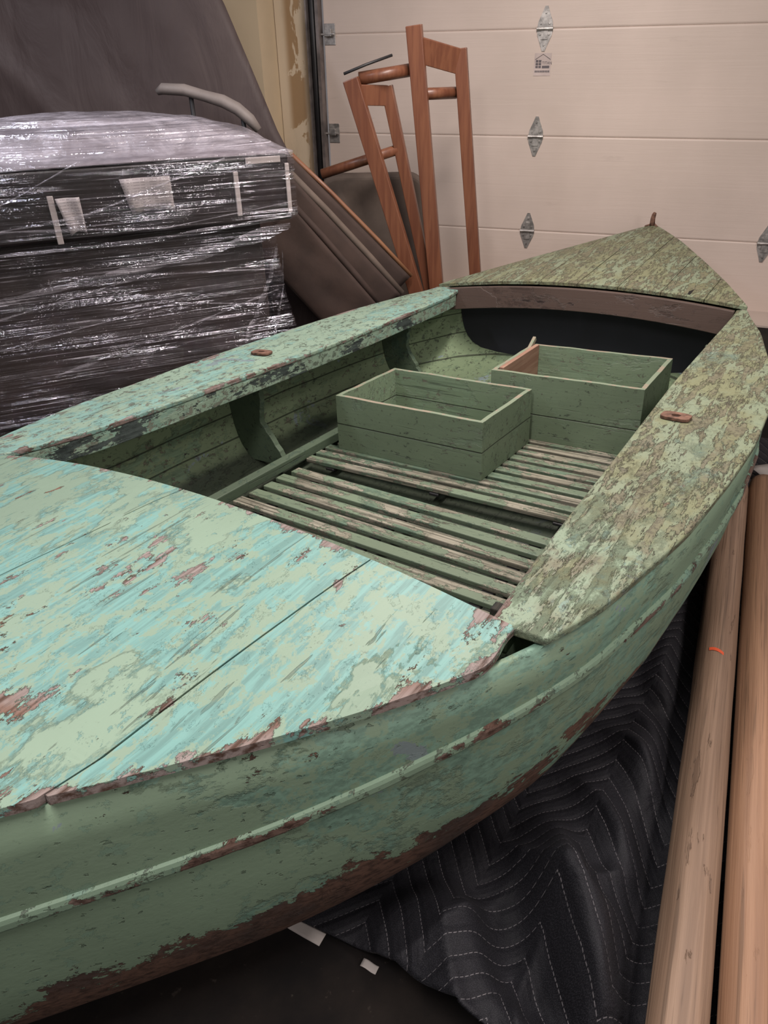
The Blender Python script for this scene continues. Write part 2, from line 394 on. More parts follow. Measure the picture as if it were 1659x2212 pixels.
def plate(x,y,rot):
    N=40;outer=[]
    for i in range(N):
        t=2*math.pi*i/N;c,s_=math.cos(t),math.sin(t)
        outer.append((.042*math.copysign(abs(c)**.45,c)*(1-.12*abs(s_)**3),.029*math.copysign(abs(s_)**.45,s_)))
    inner=[(.0125*math.cos(2*math.pi*i/N),.0125*math.sin(2*math.pi*i/N)) for i in range(N)]
    V=[(a_,b_,z) for z in(0,.009) for a_,b_ in outer]+[(a_,b_,z) for z in(.009,0) for a_,b_ in inner]
    F=[]
    for i in range(N):
        j=(i+1)%N
        for k in range(4): F.append((k*N+i,k*N+j,((k+1)%4)*N+j,((k+1)%4)*N+i))
    nb=len(V);V+=[(a_*.98,b_*.98,.002) for a_,b_ in inner];F.append(tuple(nb+i for i in range(N)))
    o=mesh_obj('oarlock_plate',V,F,[M_rust,M_black],boat);o.data.polygons[-1].material_index=1
    o.matrix_parent_inverse=Matrix();o.matrix_basis=Matrix.Translation((x,y,sheer(y)+.004))@Matrix.Rotation(rot,4,'Z')
    o["label"]="rusty iron oarlock socket plate";bevel(o,.0012,2,60)
plate(-.80,1.17,.1);plate(.83,1.155,-.1)
tube('bow_post',[(0,TIP-.05,.22),(0,TIP-.05,.27),(.003,TIP-.048,.29),(.008,TIP-.05,.303)],[.017,.014,.013,.010],M_rust,boat,10)
tube('bow_cap',[(-.035,TIP-.075,.226),(0,TIP-.012,.234),(.035,TIP-.075,.226)],[.006,.010,.006],M_rust,boat,8)
V=[(.515,2.70,.062),(.535,2.70,.055),(.53,2.79,.060),(.522,2.70,.085),(.529,2.80,.078)];F=[(0,1,3),(1,2,4,3),(0,3,4,2),(0,2,1)]
recalc(mesh_obj('cleat',V,F,M_black,boat))
# ------------------------------------------------------------------ slatted floor
def slats(name,M,x0,x1,y0,n_,pitch,w,z,label,seed):
    random.seed(seed);V=[];F=[]
    for i in range(n_):
        y=y0+i*pitch;dx=random.uniform(-.010,.010)
        beam_geo((x0+dx,y,z-.009),(x1+dx,y+random.uniform(-.001,.001),z-.009),w,.018,V,F,segs=8)
    nb=len(V)
    for xx in(x0+.12,(x0+x1)/2,x1-.12): box_geo(xx-.02,xx+.02,y0-pitch*.4,y0+(n_-1)*pitch+pitch*.4,z-.030,z-.0185,V,F)
    o=mesh_obj(name,V,F,[M_slat,M_black],None,attr={'wear':[.6]*nb+[0]*(len(V)-nb)},M=M);bevel(o,.0035)
    for pl in o.data.polygons:
        if pl.vertices[0]>=nb: pl.material_index=1
    tag(o,label,"floorboard","slatted floor panels in the boat");return o
MA=BM@Matrix.Translation((0,.55,0))@Matrix.Rotation(-.05,4,'Z')@Matrix.Translation((0,-.55,0))
slats('slatted_floorboard',MA,-.585,.60,-.02,14,.078,.049,-.398,"weathered slatted wooden floor panel with worn green paint",3)
slats('slatted_floorboard',BM,-.61,.62,1.19,19,.068,.043,-.418,"slatted wooden floor panel lying under two green boxes",8)
# ------------------------------------------------------------------ boxes
def drawer(M,l,w,h,label,broken=False):
    e=empty('wooden_box',M,label,"box","open green wooden boxes in the boat")
    t=.019
    def wall(name,x0,x1,y0,y1,hh=h,mat=M_box):
        V=[];F=[];N=14;lx=(x1-x0)>(y1-y0)
        for i in range(N+1):
            q=i/N;zz=hh+.0025*noise.noise(Vector((q*5,x0*7,y0*9)))
            if lx: xx=x0+(x1-x0)*q;V+=[(xx,y0,0),(xx,y1,0),(xx,y1,zz),(xx,y0,zz)]
            else: yy=y0+(y1-y0)*q;V+=[(x1,yy,0),(x0,yy,0),(x0,yy,zz),(x1,yy,zz)]
        for i in range(N):
            for j in range(4): k=(j+1)%4;F.append((i*4+j,(i+1)*4+j,(i+1)*4+k,i*4+k))
        F+=[(0,1,2,3),(N*4+3,N*4+2,N*4+1,N*4)]
        ob=recalc(mesh_obj(name,V,F,[mat,M_rim],e,attr={'wear':[0]*len(V)}))
        for pl in ob.data.polygons:
            if pl.normal.z>.7: pl.material_index=1
        bevel(ob,.0015);return ob
    wall('side_panel',0,l,0,t);wall('side_panel',0,l,w-t,w);wall('side_panel',l-t,l,t,w-t);wall('side_panel',0,t,t,w-t)
    if broken:
        V=[];F=[];box_geo(t+.001,t+.022,t+.02,w-t-.002,.015,h+.004,V,F);o=mesh_obj('lining_board',V,F,M_redwood,e);bevel(o,.002)
        o["label"]="raw reddish-brown wooden board"
        beam('batten',(.010,w-.09,h-.02),(.010,w-.005,h+.028),.016,.022,M_rim,e)
    V=[];F=[];box_geo(t,l-t,t,w-t,.004,.014,V,F);mesh_obj('box_bottom',V,F,M_box,e,attr={'wear':[0]*8})
    return e
drawer(BM@Matrix.Translation((-.5555,1.325,-.4175))@Matrix.Rotation(-.0171,4,'Z'),.6875,.4553,.2395,"open green wooden box with bare rim standing on the slats")
drawer(BM@Matrix.Translation((-.0643,1.800,-.4175))@Matrix.Rotation(.0197,4,'Z'),.6483,.4882,.287,"open green box with a raw reddish wood board at one end",True)
# ------------------------------------------------------------------ room
K=1.09
def zk(z): return 1.5118-(1.5118-z)*K
def plainmat(name,col,rough=.8):
    s=NT(name);n=s.noise(s.map(),2.2,6);c=s.mix(s.ramp(n,.3,.7),[x*.94 for x in col],[x*1.04 for x in col])
    s.bs(Base_Color=c,Roughness=rough,Normal=s.bump(s.noise(s.map(),120,4),.12,.002));return s
fl=NT('dark_floor');n=fl.noise(fl.map(),3,8,.6)
c=fl.mix(fl.ramp(n,.35,.65),(.006,.005,.005),(.016,.012,.010));c=fl.mix(fl.ramp(fl.noise(fl.map(),30,6,.7),.62,.70),c,(.04,.032,.027))
fl.bs(Base_Color=c,Roughness=.9,Normal=fl.bump(fl.noise(fl.map(),60,6),.4,.003));fl.b.inputs['Specular IOR Level'].default_value=.2
o=box('floor',-4.5,4.5,-1.5,7.5,-.1,0,fl.m,bev=0);o["kind"]="structure"
dy=.3455;dv=Vector((math.cos(dy),-math.sin(dy),0));nv=Vector((math.sin(dy),math.cos(dy),0));P0=Vector((.9482*K,4.7941*K,0))
DM=Matrix((dv,nv,Vector((0,0,1)))).transposed().to_4x4();DM.translation=P0
ds=NT('door_steel');n1=ds.noise(ds.map((1.2,30,42)),1,6,.65,.8)
c=ds.mix(ds.ramp(ds.noise(ds.map(),1.1,5),.3,.7),(.52,.430,.372),(.60,.495,.432))
c=ds.mix(ds.mul(ds.ramp(ds.noise(ds.map((3,3,14)),1,6,.7),.62,.72),.18),c,(.30,.24,.20))
ds.bs(Base_Color=c,Roughness=.5,Normal=ds.bump(n1,.4,.0025))
door=empty('door_1',DM);door["kind"]="structure"
V=[];F=[];xs=[(-1.335+ 4.3*i/40)*K for i in range(41)]
seams_=[0.0,zk(.533),zk(1.066),zk(1.599),zk(2.132),zk(2.665)];profz=[]
for z0,z1 in zip(seams_,seams_[1:]):
    profz+=[(z0+.0008,.006),(z0+.003,.002),(z0+.010,0),(z1-.010,0),(z1-.003,.002),(z1-.0008,.006)]
for x in xs:
    for z,dp in profz: V.append((x,dp,z))
n=len(profz)
for i in range(len(xs)-1):
    for j in range(n-1): F.append((i*n+j,(i+1)*n+j,(i+1)*n+j+1,i*n+j+1))
dp_=mesh_obj('door_panel',V,F,ds.m,door);dp_.matrix_parent_inverse=Matrix()
solid(dp_,.03,-1)
def hinge(x,z,nm='hinge',sc=K):
    V=[];F=[];x*=K;z=zk(z)
    def prism(poly,y0,y1):
        b0=len(V);m=len(poly)
        for yy in(y0,y1):
            for a_,b_ in poly: V.append((x+a_*sc,yy,z+b_*sc))
        F.append(tuple(b0+i for i in range(m)));F.append(tuple(b0+m+i for i in range(m))[::-1])
        for i in range(m): j=(i+1)%m;F.append((b0+i,b0+m+i,b0+m+j,b0+j))
    prism([(-.043,.006),(.043,.006),(.040,.03),(.016,.085),(.008,.105),(-.008,.105),(-.016,.085),(-.040,.03)],-.006,-.001)
    prism([(-.043,-.006),(-.040,-.03),(-.016,-.085),(-.008,-.105),(.008,-.105),(.016,-.085),(.040,-.03),(.043,-.006)],-.006,-.001)
    tube_geo([(x-.045*sc,-.012,z),(x+.045*sc,-.012,z)],.009*sc,V,F,10)
    prism([(-.018,.0),(.018,.0),(.012,.05),(-.012,.05)],-.016,-.006)
    prism([(-.018,-.05),(.018,-.05),(.018,.0),(-.018,.0)],-.012,-.006)
    for bx,bz in((-.0,.075),(0,-.075),(-.024,.025),(.024,.025),(-.024,-.025),(.024,-.025)):
        tube_geo([(x+bx*sc,-.006,z+bz*sc),(x+bx*sc,-.013,z+bz*sc)],.0055*sc,V,F,6)
    o=recalc(mesh_obj(nm,V,F,M_galv,door));o.matrix_parent_inverse=Matrix();return o
for zz in(.533,1.066,1.599): hinge(0,zz)
hinge(1.385,.533)
for zz in(zk(1.066),zk(1.599)):
    V=[];F=[];box_geo(-1.335*K,-1.262*K,-.006,0,zz-.06,zz+.06,V,F)
    box_geo(-1.325*K,-1.280*K,-.035,-.006,zz-.012,zz+.03,V,F);tube_geo([(-1.41*K,-.03,zz),(-1.26*K,-.03,zz)],.007,V,F,8)
    o=mesh_obj('roller_bracket',V,F,M_galv,door);o.matrix_parent_inverse=Matrix();bevel(o,.003)
V=[];F=[]
box_geo(-1.365*K,-1.345*K,-.07,.0,0,2.75,V,F);box_geo(-1.43*K,-1.365*K,-.012,0,0,2.75,V,F);box_geo(-1.43*K,-1.42*K,-.07,-.012,0,2.75,V,F)
o=mesh_obj('door_track',V,F,M_steel,door);o.matrix_parent_inverse=Matrix()
tube('door_seal',[(-1.395*K,-.03,0.02),(-1.395*K,-.03,2.75)],.022,M_black,door,12).matrix_parent_inverse=Matrix()
sl_=plainmat('concrete_sill',(.46,.38,.33))
o=box('trim_1',-1.3*K,2.9*K,-.30,-.002,.0,.012,sl_.m,None,0,DM);o["kind"]="structure"
# sticker on the door
M_dec=simple('sticker',(.46,.38,.35),.5);M_ink=simple('ink',(.10,.085,.09),.6)
lab=box('sticker',-.045,.050,-.0022,-.0008,-.055,.055,M_dec,door,0);lab.matrix_parent_inverse=Matrix();lab.matrix_basis=Matrix.Translation((0,0,zk(1.43)))@Matrix.Scale(K,4)
V=[];F=[]
beam_geo((-.040,-.003,.025),(.003,-.003,.050),.001,.005,V,F,(0,1,0));beam_geo((.003,-.003,.050),(.046,-.003,.025),.001,.005,V,F,(0,1,0))
for i in range(3):
    for j in range(2): box_geo(-.036+j*.017,-.022+j*.017,-.0034,-.0024,.022-i*.014-.011,.022-i*.014,V,F)
for i in range(9): box_geo(-.038+i*.0094,-.031+i*.0094,-.0034,-.0024,-.038,-.029,V,F)
box_geo(.001,.042,-.0034,-.0024,-.018,-.006,V,F)
o=mesh_obj('sticker_print',V,F,M_ink,lab);o.matrix_parent_inverse=Matrix()
def text(body,size,M,mat,parent,name='lettering'):
    tcv=bpy.data.curves.new('t','FONT');tcv.body=body;tcv.size=size;tcv.extrude=.0003
    to=bpy.data.objects.new('t',tcv);COL.objects.link(to);bpy.context.view_layer.update()
    me=bpy.data.meshes.new_from_object(to);bpy.data.objects.remove(to)
    me.materials.clear();me.materials.append(mat)
    ob=bpy.data.objects.new(name,me);COL.objects.link(ob);ob.parent=parent;ob.matrix_parent_inverse=Matrix();ob.matrix_basis=M;return ob
text("TITAN",.019,Matrix.Translation((.000,-.0028,.001))@Matrix.Rotation(math.pi/2,4,'X'),M_ink,lab)
ws=plainmat('cream_wall',(.64,.53,.39));s=ws;xyz=s.sep()
mask=s.mul(s.ramp(xyz[0],-1.62*K,-1.57*K),s.ramp(xyz[0],-1.50*K,-1.46*K,1,0))
nn=s.noise(s.map((5,5,1.6)),1,8,.6,.6);pm=s.mul(s.ramp(nn,.52,.535),mask)
grime=s.ramp(s.noise(s.map((3,3,1)),1.4,8,.7),.5,.75)
c0=s.mix(s.mul(grime,.3),(.64,.53,.39),(.34,.27,.19));c0=s.mix(pm,c0,(.36,.235,.125));s.bs(Base_Color=c0)
o=box('wall_back',-1.66*K,-1.435*K,-.005,.12,0,3.0,ws.m,None,0,DM);o["kind"]="structure"
wl=plainmat('cream_wall_plain',(.66,.53,.36))
o=box('wall_left',-6.2,-1.665*K,-.24,.12,0,3.0,wl.m,None,0,DM);o["kind"]="structure"
# ------------------------------------------------------------------ draped cover behind
ts=NT('tarp_cloth');n=ts.noise(ts.map(),2.0,4,.5,.3);c=ts.mix(ts.ramp(n,.3,.7),(.052,.036,.034),(.068,.049,.046))
ts.bs(Base_Color=c,Roughness=.6,Normal=ts.bump(ts.noise(ts.map((2.5,2,.9),(0,0,0),(0,.5,0)),1.6,5,.5,1.0),.5,.04));ts.b.inputs['Specular IOR Level'].default_value=.3
edge=[(0,-.15),(.5,-.30),(.9,-.46),(1.13,-.575),(1.45,-.70),(1.74,-.815),(1.95,-.93),(2.2,-1.10)]
V=[];F=[];nu,nw=70,70
for j in range(nw+1):
    z=2.2*j/nw;xr=lerp_t(edge,z)
    for i in range(nu+1):
        t=i/nu
        if t<.2: q=t/.2;x=xr-.10*(1-q);y=4.52+.10*z+.50*(1-q)
        else: q=(t-.2)/.8;x=xr-(2.3)*q;y=4.52+.10*z
        fo=1-min(1,abs(noise.noise(Vector((x*1.6+z*1.1,z*.7-x*.3,2))))*4)
        w=.02*noise.noise(Vector((x*2.2,z*1.6,.3)))+.006*noise.noise(Vector((x*6+z*3,z*2,5)))-.022*fo*sstep(.2,.3,t)
        V.append((x,y+w,z))
n=nu+1
for j in range(nw):
    for i in range(nu): F.append((j*n+i,j*n+i+1,(j+1)*n+i+1,(j+1)*n+i)[::-1])
o=mesh_obj('draped_cover',V,F,ts.m,None,True);solid(o,.01,1);tag(o,"dark brown-grey cloth cover draped over a tall leaning load","cover")
# ------------------------------------------------------------------ wrapped furniture stack
e1=Vector((-.919,-.394,0));e2=Vector((-.394,.919,0))
SM=Matrix((-e1,e2,Vector((0,0,1)))).transposed().to_4x4();SM.translation=Vector((-.405,3.60,0))
stack=empty('wrapped_furniture',SM,"dark wooden furniture stack bundled in shiny clear stretch wrap","furniture")
M_dk=simple('dark_furniture',(.014,.009,.009),.35,0,.3,5,.1)
M_dk2=simple('brown_fabric',(.026,.017,.015),.7,0,.3,6,.2)
M_white=simple('foam_corner',(.36,.31,.30),.7)
def cp(o): o.matrix_parent_inverse=Matrix();return o
W_,D_=1.68,.74;TZ=1.135
cp(box('cabinet_top',-W_,0,0,D_,.85,TZ-.01,M_dk,stack,.01))
cp(box('cabinet_body',-W_+.14,-.13,.10,D_-.10,0,.848,M_dk2,stack,.02))
def bulge(a_,b_): return .150*(max(0,math.sin(math.pi*min(1,max(0,a_))))**.5)*sstep(-.05,.5,b_)*(1-.5*sstep(.8,1.05,b_))
V=[];F=[]
for i in range(25):
    for j in range(15): a_,b_=i/24,j/14;V.append((-W_*a_,D_*b_,TZ-.006+bulge(a_,b_)*.93))
for i in range(24):
    for j in range(14): F.append((i*15+j,i*15+j+1,(i+1)*15+j+1,(i+1)*15+j)[::-1])
cp(mesh_obj('padding',V,F,simple('grey_padding',(.12,.095,.105),.7),stack,True))
for (x0,x1,z0,z1) in((-.20,-.04,1.095,1.122),(-.262,-.240,.885,1.07),(-.022,-.002,.88,1.09),(-1.045,-1.02,.84,1.03)):
    cp(box('foam_strip',x0,x1,-.012,-.001,z0,z1,M_white,stack,.003))
lp=NT('label_paper');xx=lp.sep();st=lp.ramp(lp.math('SINE',lp.mul(xx[2],560)),.3,.6)
lm=lp.mul(st,lp.ramp(lp.noise(lp.map((90,1,8)),1,2),.45,.5))
lp.bs(Base_Color=lp.mix(lp.mul(lm,.6),(.34,.30,.30),(.15,.12,.13)),Roughness=.6)
def paper(x0,x1,z0,z1,name='paper_label'):
    V=[];F=[]
    for i in range(9):
        for j in range(7):
            a_,b_=i/8,j/6;V.append((x0+(x1-x0)*a_-.03*b_*(1-a_),-.018-.006*math.sin(a_*7+b_*2),z0+(z1-z0)*b_+.018*math.sin(a_*3)*(1-b_)))
    for i in range(8):
        for j in range(6): F.append((i*7+j,(i+1)*7+j,(i+1)*7+j+1,i*7+j+1))
    o=mesh_obj(name,V,F,lp.m,stack,True);solid(o,.001);return cp(o)
paper(-.72,-.54,.930,1.075);paper(-.985,-.92,.87,1.02)
ww=NT('stretch_wrap');pos=ww.sep()
def wl_(rot,sx,sz,th0,th1,loc=(0,0,0),det=3):
    return ww.ramp(ww.noise(ww.map((sx,sx,sz),loc,rot),1,det,.6,.15),th0,th1)
def msk(sc,lo,hi,loc): return ww.ramp(ww.noise(ww.map((sc,sc,sc*2.2),loc),1,4,.6),lo,hi)
l1=ww.mul(wl_((0,.06,0),1.0,120,.59,.65),msk(2.2,.42,.60,(0,0,0)))  # thin pale diffuse lines painted in as the film's sharp highlights
l2=ww.mul(wl_((0,-.24,0),.8,95,.59,.65,(2,0,3)),msk(1.8,.42,.60,(4,0,1)))
l3=ww.mul(wl_((0,.38,0),.7,75,.59,.65,(5,1,2)),msk(1.6,.46,.62,(1,3,6)))
hz=ww.mul(wl_((0,-.1,0),1.3,10,.48,.75,(7,0,1),5),.12)
tot=ww.add(ww.mul(l1,.50),ww.mul(l2,.55));tot=ww.add(tot,ww.mul(l3,.50));tot=ww.add(tot,hz)
topm=ww.ramp(pos[2],TZ-.02,TZ+.03,0,1)
tot=ww.add(ww.add(tot,ww.mul(topm,ww.ramp(ww.noise(ww.map((5,5,5)),1,8,.65,1.0),.35,.65,.22,.58))),ww.mul(ww.attr('band'),.55))
tot=ww.math('ADD',tot,.015,clamp=True)
tr=ww.n.new('ShaderNodeBsdfTransparent');mx=ww.n.new('ShaderNodeMixShader')
ww.l.new(tot,mx.inputs[0]);ww.l.new(tr.outputs[0],mx.inputs[1]);ww.l.new(ww.b.outputs[0],mx.inputs[2])
gl=ww.n.new('ShaderNodeBsdfGlossy');gl.inputs['Roughness'].default_value=.07;gl.inputs['Color'].default_value=(.92,.90,1,1)
mx2=ww.n.new('ShaderNodeMixShader')
gf=ww.ramp(ww.noise(ww.map((1.6,1.6,16),(0,0,5),(0,.1,0)),1,4,.6),.46,.62,.012,.30);ww.l.new(gf,mx2.inputs[0])
ww.l.new(mx.outputs[0],mx2.inputs[1]);ww.l.new(gl.outputs[0],mx2.inputs[2]);ww.l.new(mx2.outputs[0],ww.out.inputs[0])
bh=ww.add(ww.noise(ww.map((.8,.8,64),(0,0,0),(0,.08,0)),1,2,.5,.12),ww.mul(ww.noise(ww.map((.9,.9,42),(3,0,3),(0,-.25,0)),1,2,.5,.12),1.0))
nb=ww.bump(bh,1,.036);nb2=ww.bump(ww.noise(ww.map((5,5,5)),2,4,.6,1),.5,.04,nb)
ww.bs(Base_Color=(.50,.46,.51),Roughness=.22,Normal=nb2);ww.l.new(nb2,gl.inputs['Normal'])
ww.b.inputs['Specular IOR Level'].default_value=.8
V=[];F=[];NA=300;BD=[]
levels=[(.0+.86*k/70,0) for k in range(70)]+[(.86+(TZ-.855)*k/26,1) for k in range(27)]
def rrect(t,x0,x1,y0,y1,rad):
    L=[(x1-x0)-2*rad,(y1-y0)-2*rad];q=math.pi*rad/2;per=2*(L[0]+L[1])+4*q;d=t*per
    segs=[(L[0],'b'),(q,0),(L[1],'r'),(q,1),(L[0],'t'),(q,2),(L[1],'l'),(q,3)]
    for ln,k in segs:
        if d<=ln: break
        d-=ln
    else: d=0;k='b'
    if k=='b': return(x0+rad+d,y0)
    if k=='r': return(x1,y0+rad+d)
    if k=='t': return(x1-rad-d,y1)
    if k=='l': return(x0,y1-rad-d)
    an=d/rad-math.pi/2+k*math.pi/2
    cx,cy=[(x1-rad,y0+rad),(x1-rad,y1-rad),(x0+rad,y1-rad),(x0+rad,y0+rad)][k]
    return(cx+rad*math.cos(an),cy+rad*math.sin(an))
for z,up in levels:
    ins=lerp_t([(0,-.02),(.25,.02),(.5,.08),(.74,.09),(.81,.07),(.865,0),(1.2,0)],z)+.008*math.sin(z*9)*(1-up)
    for i in range(NA):
        x,y=rrect(i/NA,-W_-.03+ins,.025-ins,-.025+ins,D_+.03-ins,.02)
        d=.006*noise.noise(Vector((x*2.5,y*2.5,z*14)))+.006*noise.noise(Vector((x*3,y*6,z*55+x*6)))
        v_=Vector((x+W_/2,y-D_/2,0)).normalized()
        V.append((x+v_.x*d,y+v_.y*d,z+.004*noise.noise(Vector((x*4,y*4,z)))));BD.append(0)
for k in range(18):
    q=(k+1)/18
    for i in range(NA):
        x,y=rrect(i/NA,-W_-.03,.025,-.025,D_+.03,.02)
        x=-W_/2+(x+W_/2)*(1-q**1.2);y=D_/2+(y-D_/2)*(1-q**1.2)
        V.append((x,y,TZ+.010+bulge(-x/W_,y/D_)+.010*noise.noise(Vector((x*8,y*8,2)))));BD.append(0)
for k in range(len(levels)+18-1):
    for i in range(NA):
        j=(i+1)%NA;F.append((k*NA+i,k*NA+j,(k+1)*NA+j,(k+1)*NA+i))
def strand(pts,w,seed):
    b0=len(V);N=60
    for i in range(N+1):
        t=i/N;k=t*(len(pts)-1);a0=int(min(k,len(pts)-2));q=Vector(pts[a0]).lerp(Vector(pts[a0+1]),k-a0)
        tw=.35+.65*abs(noise.noise(Vector((t*5,seed,0))))*1.6
        for s_ in range(-2,3): V.append((q.x,q.y-.006*(2-abs(s_))/2-.004*noise.noise(Vector((t*20,seed,s_))),q.z+s_*.5*w*tw));BD.append(.15+.85*abs(noise.noise(Vector((t*3,seed,s_*1.9))))*1.3)
    for i in range(N):
        for s_ in range(4): F.append((b0+i*5+s_,b0+(i+1)*5+s_,b0+(i+1)*5+s_+1,b0+i*5+s_+1))
strand([(-.03,-.045,.83),(-.5,.03,.72),(-1.0,.04,.66),(-1.62,.04,.58)],.034,1)
strand([(-.02,-.045,.87),(-.7,-.02,.82),(-1.66,-.03,.82)],.018,2)
strand([(-.08,.03,.72),(-.14,.045,.55),(-.30,.00,.28)],.055,3)
strand([(-.06,.02,.70),(-.07,.03,.52),(-.16,-.01,.26)],.035,13)
strand([(-.09,.04,.52),(-.5,.03,.42),(-1.2,.02,.26)],.012,4)
strand([(-.3,-.05,1.13),(-.9,-.045,.95),(-1.68,-.045,.87)],.012,5)
strand([(-.9,-.05,1.15),(-1.2,-.045,1.02),(-1.6,-.045,.89)],.008,6)
strand([(-.03,-.045,.93),(-.6,-.04,.87),(-1.6,-.045,.94)],.007,8)
strand([(-.12,.045,.62),(-.7,.05,.66),(-1.6,.04,.50)],.010,9)
strand([(-.10,.03,.45),(-.6,.04,.52),(-1.5,.03,.40)],.008,10)
cp(mesh_obj('stretch_wrap',V,F,ww.m,stack,True,attr={'band':BD}))["label"]="shiny wrinkled clear stretch film"
# ------------------------------------------------------------------ chair arm behind the stack
M_taupe=simple('taupe_upholstery',(.115,.085,.067),.85,0,.12,9,.4)
M_grey=simple('grey_vinyl',(.20,.17,.155),.6,0,.1,10,.2)
ch=empty('folding_chair',Matrix.Translation((-.9,4.35,0)),"folding chair with grey padded curved armrest behind the wrapped stack","chair")
def wp(o,e): o.matrix_parent_inverse=e.matrix_world.inverted();return o
def sh(p): return (p[0]*4.38/4.25,4.38,1.5118-(1.5118-p[2])*4.38/4.25)
wp(tube('armrest',[sh(q) for q in[(-1.12,4.24,1.35),(-1.09,4.24,1.365),(-.98,4.24,1.358),(-.88,4.24,1.33),(-.79,4.24,1.305),(-.72,4.25,1.27),(-.66,4.26,1.22),(-.62,4.27,1.17)]],[.020,.036,.038,.036,.042,.042,.040,.026],M_grey,ch,16,.75),ch)
wp(tube('leg',[(-.98,4.38,1.33),(-.98,4.38,.6),(-1.0,4.38,.0)],.012,M_black,ch,10),ch)
wp(tube('leg',[(-.72,4.38,1.24),(-.68,4.38,.6),(-.66,4.38,0)],.012,M_black,ch,10),ch)
# ------------------------------------------------------------------ leaning padded panels
M_pan=simple('brown_panel_cloth',(.044,.026,.020),.85,0,.2,6,.5)
M_edge=woodm('wood_edge',(.18,.075,.04),(.25,.12,.06),axis='x')
def panel(A,Bp,width,Y,th,edgem,label,seed):
    A=Vector((A[0],Y,A[1]));Bp=Vector((Bp[0],Y,Bp[1]));d=(Bp-A).normalized();pr=Vector((d.z,0,-d.x))
    if pr.z>0: pr=-pr
    L=(Bp-A).length;M=Matrix((d,Vector((0,1,0)),pr)).transposed().to_4x4();M.translation=A
    V=[];F=[];nx,nz=28,18
    for side in(0,1):
        for i in range(nx+1):
            for j in range(nz+1):
                u_,v_=i/nx,j/nz;puf=math.sin(math.pi*u_)**.4*math.sin(math.pi*v_)**.4 if 0<u_<1 and 0<v_<1 else 0
                dd=.016*puf+.022*noise.noise(Vector((u_*2.5+v_*1.5,v_*2,seed+side)))*puf
                V.append((L*u_,(0-dd) if side==0 else (th+dd*.4),.022+(width-.022)*v_))
    q=(nx+1)*(nz+1)
    for side in(0,1):
        for i in range(nx):
            for j in range(nz):
                a0=side*q+i*(nz+1)+j;f_=(a0,a0+1,a0+nz+2,a0+nz+1);F.append(f_[::-1] if side else f_)
    def idx(side,i,j): return side*q+i*(nz+1)+j
    for i in range(nx):
        F.append((idx(0,i,0),idx(0,i+1,0),idx(1,i+1,0),idx(1,i,0)));F.append((idx(0,i,nz),idx(1,i,nz),idx(1,i+1,nz),idx(0,i+1,nz)))
    for j in range(nz):
        F.append((idx(0,0,j),idx(1,0,j),idx(1,0,j+1),idx(0,0,j+1)));F.append((idx(0,nx,j),idx(0,nx,j+1),idx(1,nx,j+1),idx(1,nx,j)))
    nf=len(F);tube_geo([(-.004,th/2,.014),(L*.3,th/2,.006),(L*.7,th/2,.006),(L+.004,th/2,.014)],.019 if edgem is not M_edge else .012,V,F,12)
    o=recalc(mesh_obj('padded_panel',V,F,[M_pan,edgem],None,True,M=M))
    for i in range(nf,len(F)): o.data.polygons[i].material_index=1
    tag(o,label,"cushion","padded panels leaning behind the boat");return o
panel((-.45,.81),(.01,.26),.34,4.19,.036,M_pan,"dark brown soft padded panel leaning in a stack",1)
panel((-.47,.965),(.14,.30),.42,4.29,.036,M_taupe,"dark brown padded panel with taupe edge leaning in a stack",2)
panel((-.46,1.045),(.20,.38),.46,4.38,.020,M_edge,"brown padded panel with wooden edge leaning in a stack",3)
V=[];F=[];N=10
def rr_poly(x0,x1,z0,z1,rad):
    P=[]
    for cx,cz,a0 in((x1-rad,z1-rad,0),(x0+rad,z1-rad,90)):
        for i in range(N+1):
            a_=math.radians(a0+90*i/N);P.append((cx+rad*math.cos(a_),cz+rad*math.sin(a_)))
    P+= [(x0,z0),(x1,z0)];return P
poly=rr_poly(-.36,.30,0,.875,.11);m=len(poly)
for yy in(4.80,4.92):
    for a_,b_ in poly: V.append((a_,yy,b_))
F.append(tuple(range(m)));F.append(tuple(range(m,2*m))[::-1])
for i in range(m): j=(i+1)%m;F.append((i,m+i,m+j,j))
o=recalc(mesh_obj('upholstered_headboard',V,F,M_taupe));bevel(o,.03,4)
tag(o,"taupe upholstered rounded back panel standing behind wooden frames","cushion")
# ------------------------------------------------------------------ cherry wood frames
fr=empty('wooden_trestle',Matrix.Translation((.3,4.55,0)),"orange-brown varnished wooden furniture frame standing upright by the door","furniture")
def fb(name,p_,q_,w,h,upv=(.4,-1,0)): return wp(beam(name,p_,q_,w,h,M_frame,fr,upv,.004),fr)
fb('post',(.205,4.52,1.62),(.385,4.52,0.0),.045,.085,(1,-.25,0))
fb('post',(.462,4.62,1.515),(.645,4.62,0.0),.045,.07,(1,-.25,0))
fb('rail',(.22,4.535,1.515),(.455,4.62,1.455),.12,.03,(.3,1,0))
fb('rail',(.34,4.535,.22),(.62,4.62,.18),.07,.03,(.3,1,0))
wp(tube('dowel',[(.21,4.56,1.305),(.45,4.66,1.305)],.030,M_frame,fr,16),fr)
fr2=empty('wooden_trestle',Matrix.Translation((.1,4.55,0)),"shorter cherry wood frame with round dowels leaning against another frame","furniture")
def fb2(name,p_,q_,w,h,upv): return wp(beam(name,p_,q_,w,h,M_frame,fr2,upv,.004),fr2)
fb2('post',(-.135,4.50,1.385),(.305,4.44,0.0),.045,.085,(1,-.25,0))
fb2('post',(.06,4.60,1.345),(.37,4.56,0.0),.04,.065,(1,-.25,0))
fb2('rail',(-.10,4.52,1.31),(.06,4.60,1.30),.10,.028,(.3,1,0))
wp(tube('dowel',[(-.09,4.54,1.385),(.19,4.575,1.42)],.032,M_frame,fr2,16),fr2)
